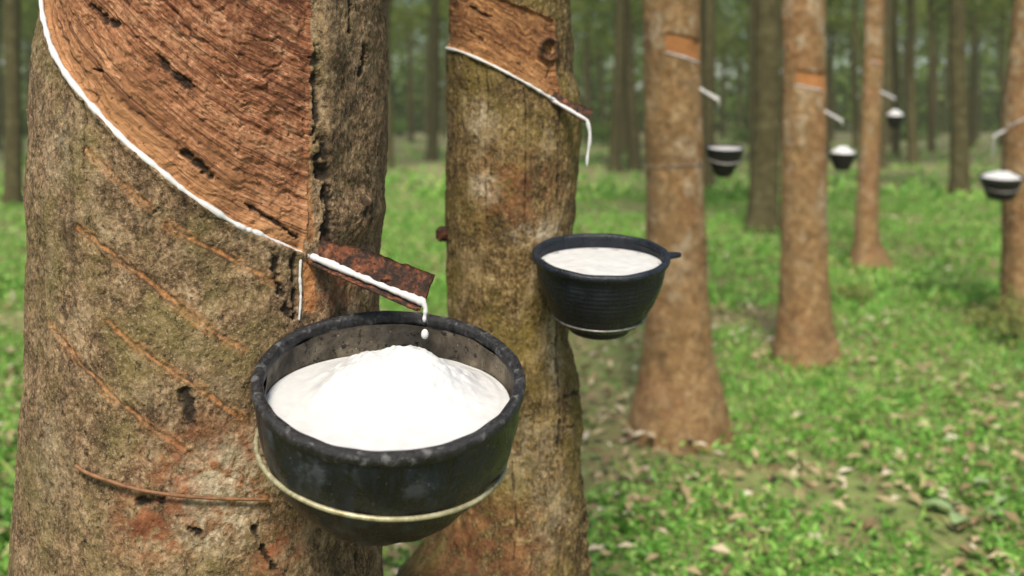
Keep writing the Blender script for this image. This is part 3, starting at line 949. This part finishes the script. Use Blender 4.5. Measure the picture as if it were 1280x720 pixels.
def far_spout(T, a, b, dY, w_, drip, label, r):
    h = T.hit(*a); Aq = T.surf(np.array([h[0]]), np.array([h[1]]), -.004)[0]
    return spout(Aq, P(b[0], b[1], Aq[1] + dY), SEC, w_, M['wire_grey'], label, r, (0, .8, .5), drip, r * .55, n=16, rag=.001)
far_spout(T3, (875, 111), (898, 126), -.02, 0.010, .022, 'pale spout with white latex on the trunk right of the second cup', .0042)
far_spout(T4, (1031, 139), (1052, 152), -.02, .012, .02, 'pale spout above the cup on the middle right-hand trunk', .0050)
far_spout(T5, (1101, 115), (1118, 124), -.02, .018, .018, 'tiny pale spout on the slim leaning trunk', .0065)
far_spout(T6, (1257, 163), (1242, 171), -.05, .014, .13, 'pale spout with a long drip on the trunk at the right edge', .0045)

# ---- second cup: ribbed, with a lip, a tab and a foot
Y_C2 = 1.437
M2 = tilt_quat(10.5, .5)
org2 = P(751, 318, Y_C2)
R2c = 86 / F * Y_C2
H2 = .099
RB2 = .064
def rout2(z): return prof_r(z, R2c - .006, H2, RB2, 2.1)
def rin2(z): return rout2(z) - .004
cup2 = tag(empty('tapping_cup', org2, M2.to_quaternion()), 'ribbed blue-black plastic cup with a side tab, on the mossy second trunk', 'cup', 'latex cups on the trees')
pr = []
nrib = 96
for k in range(nrib + 1):
    z = -.006 - (H2 - .006) * k / nrib
    rib = .0005 * (0.5 + .5 * math.cos(z * 2 * math.pi / .0072)) if z < -.020 and z > -.084 else 0
    pr.append((float(rout2(z)) + rib, z, 0))
nb_ = len(pr)
pr += [(RB2 - .003, -H2 - .003, 0), (.048, -H2 - .004, 0)]
iz = len(pr)
for k in range(20):
    z = -H2 + .004 + (H2 - .010) * k / 19
    pr.append((float(rin2(z)), z, 1))
v, f, mi = lathe(pr, 96)
cap(v, f, mi, (iz - 1) * 96, 96, 0, False); cap(v, f, mi, iz * 96, 96, 1, True)
link('bowl', mesh_pd('bowl', v, f, True, mi), [M['cup_plastic'], M['cup_plastic']], cup2)
rp = [(rr, zz, 0) for rr, zz in ((R2c - .010, -.006), (R2c - .010, -.001), (R2c - .008, .002), (R2c - .003, .0025), (R2c, .0005), (R2c + .0005, -.004), (R2c - .001, -.008), (R2c - .005, -.009), (R2c - .010, -.006))]
v, f, mi = lathe(rp, 128, lambda r, z, a: (r + .0007 * math.sin(3 * a), z + .0008 * math.sin(2 * a + 1) + .0004 * math.sin(11 * a)))
link('rim', mesh_pd('rim', v, f), M['cup_rim_blue'] if 'cup_rim_blue' in M else M['cup_plastic'], cup2)
# tab on the right of the rim
tabv = []
for k in range(9):
    t = k / 8
    wd = .0085 * (1 - t) ** .6 + .0032
    x = R2c - .004 + .021 * t
    for zz in (.001, -.0035):
        for yy in (-wd, wd):
            tabv.append((x, yy, zz + .002 * t))
tabf = []
for k in range(8):
    b = k * 4
    tabf += [(b, b + 4, b + 5, b + 1), (b + 2, b + 3, b + 7, b + 6), (b, b + 2, b + 6, b + 4), (b + 1, b + 5, b + 7, b + 3)]
tabf += [(0, 1, 3, 2), (32, 34, 35, 33)]
link('tab', mesh_pd('tab', tabv, tabf, False), M['cup_plastic'], cup2)
fp = [(rr, zz, 0) for rr, zz in ((.040, -H2 - .002), (.0490, -H2 - .002), (.0482, -H2 - .013), (.0465, -H2 - .017), (.041, -H2 - .017), (.040, -H2 - .002))]
v, f, mi = lathe(fp, 64)
link('foot', mesh_pd('foot', v, f), M['cup_plastic'], cup2)
level_latex('latex', M2, org2, rin2, .0125, 5.5, 0, lambda p: .0012 * fbm(np.stack([p[:, 0], p[:, 1], p[:, 0] * 0], -1) * 60, 3, 5), 'flat pool of white latex in the ribbed plastic cup', 30, 96)
# wire under its body
wp = ring_pts(M2, org2, rout2, -.092, 175, 375, 60, 0, .0026)
back1 = T2.surf(np.array([.50]), np.array([wp[0][2] + .035]), .004)
up2 = wp[0] + (back1[0] - wp[0]) * .4 + np.array([0, -.004, 0])
endp = np.array([wp[-1] + [.003, .004, .012], wp[-1] + [.010, .006, .034], wp[-1] + [.017, .006, .058]])
pts = np.vstack([back1, up2[None], wp, endp])
pts = smooth_path(pts, 120)
o = tube('wire_hanger', pts - pts[0], .0014, M['wire_grey'], None, 8)
o.location = tuple(pts[0]); tag(o, 'thin grey wire holding the ribbed plastic cup from below', 'wire', 'cup wires')

# ---- small cups on the trees behind
def small_cup(px, py, rpx, Y, h_k, rb_k, pitch, roll, mound, label, llabel, wire=None, foot=True, lev=.06, p=1.25):
    R = rpx / F * Y
    H = h_k * R; rb = rb_k * R
    M3 = tilt_quat(pitch, roll)
    org = P(px, py, Y)
    c = tag(empty('tapping_cup', org, M3.to_quaternion()), label, 'cup', 'latex cups on the trees')
    ro = lambda z: prof_r(z, R * .96, H, rb, p)
    rin = lambda z: ro(z) - R * .05
    pr = [(float(ro(-.04 * R - (H - .04 * R) * k / 16)), -.04 * R - (H - .04 * R) * k / 16, 0) for k in range(17)]
    pr.append((rb * .8, -H - .01 * R, 0)); i0 = len(pr)
    pr += [(float(rin(-H + .06 * R + (H - .1 * R) * k / 12)), -H + .06 * R + (H - .1 * R) * k / 12, 1) for k in range(13)]
    v, f, mi = lathe(pr, 48)
    cap(v, f, mi, (i0 - 1) * 48, 48, 0, False); cap(v, f, mi, i0 * 48, 48, 0, True)
    link('bowl', mesh_pd('bowl', v, f, True, mi), [M['cup_small'], M['lining']], c)
    rp = [(R * rr, R * zz, 0) for rr, zz in ((.90, -.05), (.91, .0), (.95, .02), (1.0, 0), (1.0, -.06), (.96, -.08), (.90, -.05))]
    v, f, mi = lathe(rp, 64); link('rim', mesh_pd('rim', v, f), M['cup_small'], c)
    if foot:
        fp = [(rr, zz, 0) for rr, zz in ((rb * .72, -H), (rb * .80, -H), (rb * .74, -H - .15 * R), (rb * .6, -H - .16 * R), (rb * .6, -H))]
        v, f, mi = lathe(fp, 40); link('foot', mesh_pd('foot', v, f), M['cup_small'], c)
    def mfn(q_):
        d = np.hypot(q_[:, 0] - org[0], q_[:, 1] - org[1]) / R
        q3 = np.stack([q_[:, 0], q_[:, 1], q_[:, 0] * 0], -1) / R
        return R * mound * np.clip(1 - (d / .95) ** 1.7, 0, 1) * (1 + .25 * fbm(q3 * 3, 3, int(px))) + .01 * R * fbm(q3 * 6, 2, 3)
    level_latex('latex', M3, org, rin, lev * R, pitch * .4, 0, mfn, llabel, 24, 64)
    if wire:
        zl = wire * H
        pts = ring_pts(M3, org, ro, -zl, 100, 380, 50, .12, .004)
        o = tube('wire_hanger', pts - pts[0], .0032, M['wire_grey'], None, 8)
        o.location = tuple(pts[0]); tag(o, wire_label[int(px)], 'wire', 'cup wires')
    return c
wire_label = {906: 'grey wire round the small dark cup nearest behind the ribbed one', 1251: 'grey wire round the tilted cup at the right edge'}
small_cup(906, 184, 24.5, 4.16, 1.35, .50, 9, 1, 0.03, 'small dark footed cup on the trunk right of the ribbed cup, level full', 'flat white latex in the small dark footed cup', wire=.42)
small_cup(1053, 191, 17.5, 5.46, 1.22, .48, 4, 1, .55, 'small dark cup on the middle right-hand trunk, heaped high', 'domed heap of pale latex in the middle right-hand cup', foot=False)
small_cup(1119, 144, 11.8, 8.74, 1.42, .46, 4, 0, .62, 'tiny dark cup on the slim leaning trunk', 'domed latex in the tiny cup on the slim leaning trunk', foot=False)
small_cup(1251.5, 220, 25.5, 6.22, 1.10, .62, 12, -4, .30, 'dark rounded cup on the trunk at the right edge', 'white latex heaped in the cup at the right edge', wire=.45, foot=False)

# old tie wire round the third trunk, with a pale stub at its left
aa = np.linspace(-math.pi, math.pi, 80, endpoint=False)
zt = CAMH + (HY - 205) / F * T3.Y0
pts = T3.surf(aa, zt + .006 * np.sin(aa * 2), .006)
pts_c = pts.mean(0)
o = tube('tie_wire', pts - pts_c, .0018, M['wire_grey'], None, 6, True)
o.location = tuple(pts_c); tag(o, 'thin grey wire tied round the brown trunk right of the second cup', 'wire')

# ------------------------------------------------------------------ plants: leaf clouds
def leaves(pos, size, up_bias, rng, aspect=.45, fold=.18, dirs=None):
    """folded diamond leaves: base, left, tip, right -> two triangles each"""
    n = len(pos)
    if dirs is None:
        d = rng.normal(size=(n, 3)); d[:, 2] = d[:, 2] * .6 + up_bias
    else: d = dirs
    d = d / (np.linalg.norm(d, axis=1)[:, None] + 1e-9)
    r = rng.normal(size=(n, 3)); s = np.cross(d, r); s /= np.linalg.norm(s, axis=1)[:, None] + 1e-9
    m = np.cross(s, d)
    s_ = size[:, None]
    base = pos; tip = pos + d * s_
    mid = pos + d * s_ * .5 + m * s_ * fold
    l = mid - s * s_ * aspect * .5; rr = mid + s * s_ * aspect * .5
    v = np.stack([base, l, tip, rr], 1).reshape(-1, 3)
    k = np.arange(n)[:, None] * 4
    f = np.concatenate([k + np.array([[0, 1, 2]]), k + np.array([[0, 2, 3]])])
    return v, f

def leaf_obj(name, pos, size, mat, up_bias=.3, aspect=.45, fold=.18, parent=None, dirs=None, seed=1):
    v, f = leaves(np.asarray(pos), np.asarray(size), up_bias, np.random.default_rng(seed), aspect, fold, dirs)
    return link(name, mesh_np(name, v, f, False), mat, parent)

def gz(x, y):
    return 0.035 * fbm(np.stack([x * .5, y * .5, x * 0], -1), 3, 5) - .01

def scatter(n, y0, y1, spread=.72, pw=1.0, rng=rng):
    y = y0 + (y1 - y0) * rng.random(n) ** pw
    x = (rng.random(n) * 2 - 1) * (spread * y + .6)
    return x, y

# weeds and grass: clumps of little leaves, one object
V, FF, base = [], [], 0
def add_weeds(n, y0, y1, size, hgt, clump, per, aspect, up, seed, pw=1.0, thr=-.2, mode='leaf'):
    global base
    r = np.random.default_rng(seed)
    x, y = scatter(n, y0, y1, rng=r, pw=pw)
    dens = fbm(np.stack([x * 1.7, y * 1.2, x * 0], -1), 4, 77, .6)
    keep = dens + r.normal(size=n) * .12 > thr
    x, y = x[keep], y[keep]
    x = np.repeat(x, per) + r.normal(size=len(x) * per) * clump
    y = np.repeat(y, per) + r.normal(size=len(y) * per) * clump
    z = gz(x, y) + r.random(len(x)) * hgt
    s = size * (.55 + .9 * r.random(len(x)))
    v, f = leaves(np.stack([x, y, z], -1), s, up, r, aspect)
    V.append(v); FF.append(f + base); base += len(v)
add_weeds(9500, 2.2, 7.5, .026, .06, .04, 8, .5, .3, 21, 1.1, -.02)
add_weeds(6000, 2.2, 8.0, .055, .02, .04, 7, .12, .8, 22, 1.2, -.08)
add_weeds(8000, 7.0, 17.0, .050, .07, .08, 7, .45, .35, 23, 1.0, -.3)
add_weeds(4200, 7.0, 18.0, .10, .02, .07, 6, .13, .9, 24, 1.0, -.35)
add_weeds(4200, 16.0, 62.0, .16, .06, .15, 5, .45, .5, 25, 1.9, -.1)
o = link('grass', mesh_np('grass', np.concatenate(V), np.concatenate(FF), False), M['weeds'])
tag(o, kind='stuff')
o['label'] = 'bright green weeds and grass covering the plantation floor'

# dead leaves on the floor
r = np.random.default_rng(31)
x, y = scatter(20000, 2.2, 15.0, pw=1.25, rng=r)
dens = fbm(np.stack([x * .8 + 9, y * .8, x * 0], -1), 3, 88)
k = dens + r.normal(size=len(x)) * .18 > -.12
x, y = x[k], y[k]
pos = np.stack([x, y, gz(x, y) + .012 + .05 * r.random(len(x))], -1)
d = r.normal(size=(len(x), 3)); d[:, 2] *= .22
V2, F2 = [], []
rr = np.random.default_rng(32)
dd = d / np.linalg.norm(d, axis=1)[:, None]
s = np.cross(dd, np.array([[0, 0, 1.0]]) + rr.normal(size=dd.shape) * .25); s /= np.linalg.norm(s, axis=1)[:, None]
sz = (.030 + .055 * rr.random(len(x)))[:, None]
mid = pos + dd * sz * .5 + np.array([0, 0, 1]) * sz * .12
v = np.stack([pos, mid - s * sz * .25, pos + dd * sz, mid + s * sz * .25], 1).reshape(-1, 3)
kk = np.arange(len(x))[:, None] * 4
f = np.concatenate([kk + np.array([[0, 1, 2]]), kk + np.array([[0, 2, 3]])])
o = link('leaf_litter', mesh_np('leaf_litter', v, f, False), M['dead'])
tag(o, kind='stuff'); o['label'] = 'dry brown and pale fallen leaves scattered among the weeds'

# broad pale plant low at the right edge
def broad_plant(px, py, n, size, label, seed):
    Y = CAMH * F / (py - HY)
    b = P(px, py, Y); b[2] = 0
    root = tag(empty('broadleaf_plant', b), label, 'plant', 'broad-leaved plants')
    rr = random.Random(seed)
    for k in range(n):
        a = 2 * math.pi * (k + rr.random() * .6) / n
        ln = size * (.7 + .6 * rr.random())
        el = .35 + .5 * rr.random()
        d = np.array([math.cos(a) * math.cos(el), math.sin(a) * math.cos(el), math.sin(el)])
        st = np.array([d * ln * t + np.array([0, 0, 0]) for t in (0, .3, .6)])
        sd = np.cross(d, [0, 0, 1.0]); sd /= np.linalg.norm(sd); nm = np.cross(sd, d)
        v, f = [], []
        m = 9
        for i in range(m):
            t = i / (m - 1)
            wd = ln * .26 * math.sin(math.pi * min(1, t * .96 + .03)) ** .8
            p = d * ln * (.55 + t) - np.array([0, 0, 1]) * ln * .45 * t * t
            for q_, lift in ((-1, .22), (0, 0), (1, .22)):
                v.append(p + sd * wd * q_ + nm * wd * lift)
        for i in range(m - 1):
            for j in (0, 1):
                a_ = i * 3 + j
                f.append((a_, a_ + 1, a_ + 4, a_ + 3))
        tube('stem', np.array([[0, 0, -.01], d * ln * .3 + [0, 0, .01], d * ln * .6]), .0025, M['stem'], root, 6)
        link('leaf', mesh_pd('leaf', v, f), M['broad'], root)
broad_plant(1215, 655, 5, .10, 'pale broad-leaved seedling near the bottom right corner', 3)
broad_plant(1262, 625, 5, .10, 'pale broad-leaved seedling touching the right edge', 4)

def bush(name, pos, rad, hgt, n, lsz, mat, label, group, seed, nst=7, cat='bush'):
    r = np.random.default_rng(seed)
    root = tag(empty(name, pos), label, cat, group)
    # clusters at stem ends
    ends = np.stack([r.normal(size=nst) * rad * .5, r.normal(size=nst) * rad * .5, hgt * (.35 + .6 * r.random(nst))], -1)
    sv, sf, b = [], [], 0
    for e in ends:
        v, f = tube_arrays(np.array([[0, 0, -.03], e * [.35, .35, .55], e]), np.array([.012, .008, .004]) * (hgt ** .6), 5)
        sv.append(v); sf += [tuple(i + b for i in q_) for q_ in f]; b += len(v)
    link('stem', mesh_pd('stem', np.concatenate(sv), sf), M['stem'], root)
    which = r.integers(0, nst, n)
    p = ends[which] * (.55 + .5 * r.random(n))[:, None] + r.normal(size=(n, 3)) * np.array([rad * .26, rad * .26, hgt * .14])
    p[:, 2] = np.abs(p[:, 2])
    leaf_obj('foliage', p, lsz * (.6 + .8 * r.random(n)), mat, .2, .5, parent=root, seed=seed)
    return root
def ground_pt(px, Y): return ((px - CX) / F * Y, Y, 0)
bush('bush', ground_pt(1272, 5.9), .16, .30, 420, .035, M['yellow_bush'], 'yellowish small-leaved bush hiding the foot of the trunk at the right edge', 'low bushes', 61)
bush('bush', ground_pt(1235, 6.4), .18, .12, 300, .035, M['yellow_bush'], 'low yellowish bush left of the trunk at the right edge', 'low bushes', 62)
bush('bush', ground_pt(1052, 7.2), .18, .14, 300, .035, M['yellow_bush'], 'low yellow-green bush in front of the slim leaning trunk', 'low bushes', 63)
bush('bush', ground_pt(1160, 7.6), .22, .10, 300, .035, M['shrub'], 'low green bush right of the slim leaning trunk', 'low bushes', 64)

# ------------------------------------------------------------------ the plantation behind
def grove_variant(seed):
    r = np.random.default_rng(seed)
    H = 9.5 + 2 * r.random()
    lean = r.normal(size=2) * .25
    zz = np.array([-.1, .08, .3, 1.2, 2.6, 4.2, 6.2, 8.4])
    rad = np.array([.21, .18, .15, .135, .125, .115, .09, .05])
    pts = np.stack([lean[0] * (np.clip(zz, 0, 99) / 7) ** 1.5 + .03 * np.sin(zz * 1.3 + seed), lean[1] * (np.clip(zz, 0, 99) / 7) ** 1.5 + .03 * np.cos(zz * 1.1 + seed), zz], -1)
    vs, fs, b = [], [], 0
    def add(p, rd, sd=10):
        nonlocal b
        v, f = tube_arrays(p, rd, sd)
        fs.extend([tuple(i + b for i in q_) for q_ in f])
        if b: fs.append((b, b + 1, 12 * 5, 12 * 5 + 1))      # ties the limb's root, inside the wood, to the trunk
        vs.append(v); b += len(v)
    add(pts, rad, 12)
    cl = []
    for k in range(11):
        z0 = 5.4 + 2.6 * k / 10 + .15 * r.random()
        a = k * 2.4 + r.random()
        ln = 1.1 + 1.3 * r.random()
        s0 = np.array([np.interp(z0, zz, pts[:, 0]), np.interp(z0, zz, pts[:, 1]), z0])
        e = s0 + np.array([math.cos(a) * ln, math.sin(a) * ln, .5 + 1.5 * r.random()])
        mid = (s0 + e) / 2 + np.array([0, 0, .15])
        add(np.array([s0, mid, e]), np.array([.05, .032, .014]), 6)
        cl += [e, mid + r.normal(size=3) * .3, e + r.normal(size=3) * .7]
    cl = np.array(cl)
    n = 1500
    w_ = r.integers(0, len(cl), n)
    p = cl[w_] + r.normal(size=(n, 3)) * np.array([.42, .42, .34])
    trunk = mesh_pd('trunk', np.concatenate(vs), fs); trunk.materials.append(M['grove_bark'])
    v, f = leaves(p, .17 + .17 * r.random(n), -.25, r, .42)
    crown = mesh_np('crown', v, f, False); crown.materials.append(M['canopy'])
    return trunk, crown
VAR = [grove_variant(900 + k) for k in range(5)]
LABELS = []
def grove_tree(x, y, s, rz, label, group='distant rubber trees', var=None):
    tr, cr = VAR[var if var is not None else random.randrange(5)]
    root = tag(empty('rubber_tree', (x, y, 0)), label, 'tree', group)
    root.rotation_euler = (0, 0, rz); root.scale = s if isinstance(s, tuple) else (s, s, s)
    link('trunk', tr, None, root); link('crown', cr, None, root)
    return root
def gt(px, Y, width_px, label, var=0):
    k = width_px / F * Y / .27
    return grove_tree((px - CX) / F * Y, Y, (k, k, 1.0), random.random() * 6, label, 'mid-distance trees', var)
gt(955, 11.6, 34, 'blurred grey-green trunk between the two nearer brown trunks on the right', 0)
gt(1197, 16.8, 22, 'blurred brownish trunk between the slim leaning trunk and the right edge', 1)
gt(884, 19.0, 17, 'blurred dark trunk just right of the trunk with the footed cup', 2)
gt(770, 24.0, 14, 'blurred dark trunk just left of the trunk with the footed cup', 3)
gt(1140, 27.0, 12, 'thin dark trunk right of the tiny cup', 4)
gt(14, 15.0, 20, 'dark trunk by the left edge of the picture', 1)
placed = []
rg = random.Random(12)
for row in range(10):
    Y0 = 25 + row * 5.4
    xx = -(.62 * Y0 + 2)
    while xx < .62 * Y0 + 2:
        x = xx + rg.uniform(-.5, .5); y = Y0 + rg.uniform(-1.6, 1.6)
        px = CX + F * x / y
        if not (45 < px < 470 and row < 2):
            placed.append((x, y))
        xx += 3.5 + row * .25
for x, y in placed:
    if y < 40: lab = 'slender dim trunk in the nearer rows of the plantation behind'
    elif y < 58: lab = 'thin dim trunk in the middle rows of the plantation behind'
    else: lab = 'very thin dim trunk in the last rows of the plantation behind'
    k = rg.uniform(.85, 1.25)
    grove_tree(x, y, (k, k, rg.uniform(.85, 1.1)), rg.uniform(0, 6), lab, 'plantation rows behind', rg.randrange(5))
print('grove', len(placed))

# undergrowth between the far rows
for k in range(16):
    Y = 44 + 32 * rg.random()
    px = rg.choice([rg.uniform(-20, 40), rg.uniform(470, 570), rg.uniform(700, 820), rg.uniform(870, 990), rg.uniform(1020, 1290)])
    x = (px - CX) / F * Y
    bush('bush', (x, Y, 0), rg.uniform(.8, 1.8), rg.uniform(.9, 2.2), 500, .22, M['shrub'], 'blurred green bush growing among the far trunks', 'undergrowth among the far rows', 700 + k)

# wood closing the view
r = np.random.default_rng(55)
n = 52000
x = (r.random(n) * 2 - 1) * 75; y = 80 + 22 * r.random(n)
top = 8.5 + 3.0 * fbm(np.stack([x * .16, y * 0, x * 0], -1), 3, 66)
z = top * r.random(n) ** 1.1
gap = fbm(np.stack([x * .35, y * .1, z * .5], -1), 3, 71)
k = gap > -.15 + .05 * (z - 4)
pos = np.stack([x, y, z], -1)[k]
o = leaf_obj('wood', pos, .55 + .7 * r.random(len(pos)), M['wood'], 0, .6, seed=8)
tag(o, kind='stuff'); o['label'] = 'dim green wood closing the view beyond the plantation rows'

# ------------------------------------------------------------------ thin greenish haze, added to lighten the far background
def haze_box():
    x0, x1, y0, y1, z0, z1 = -330, 330, -30, 585, -1.2, 14.5
    v = [(x, y, z) for x in (x0, x1) for y in (y0, y1) for z in (z0, z1)]
    f = [(0, 1, 3, 2), (4, 6, 7, 5), (0, 4, 5, 1), (2, 3, 7, 6), (0, 2, 6, 4), (1, 5, 7, 3)]
    m = bpy.data.materials.new('added_haze'); m.use_nodes = True
    t = m.node_tree
    t.nodes.remove(t.nodes['Principled BSDF'])
    p = t.nodes.new('ShaderNodeVolumePrincipled')
    p.inputs['Color'].default_value = (.93, .98, .72, 1)
    p.inputs['Density'].default_value = HAZE
    p.inputs['Anisotropy'].default_value = .2
    t.links.new(p.outputs[0], t.nodes['Material Output'].inputs['Volume'])
    tag(link('haze', mesh_pd('haze', v, f, False), m), kind='stuff')
HAZE = .0016
haze_box()
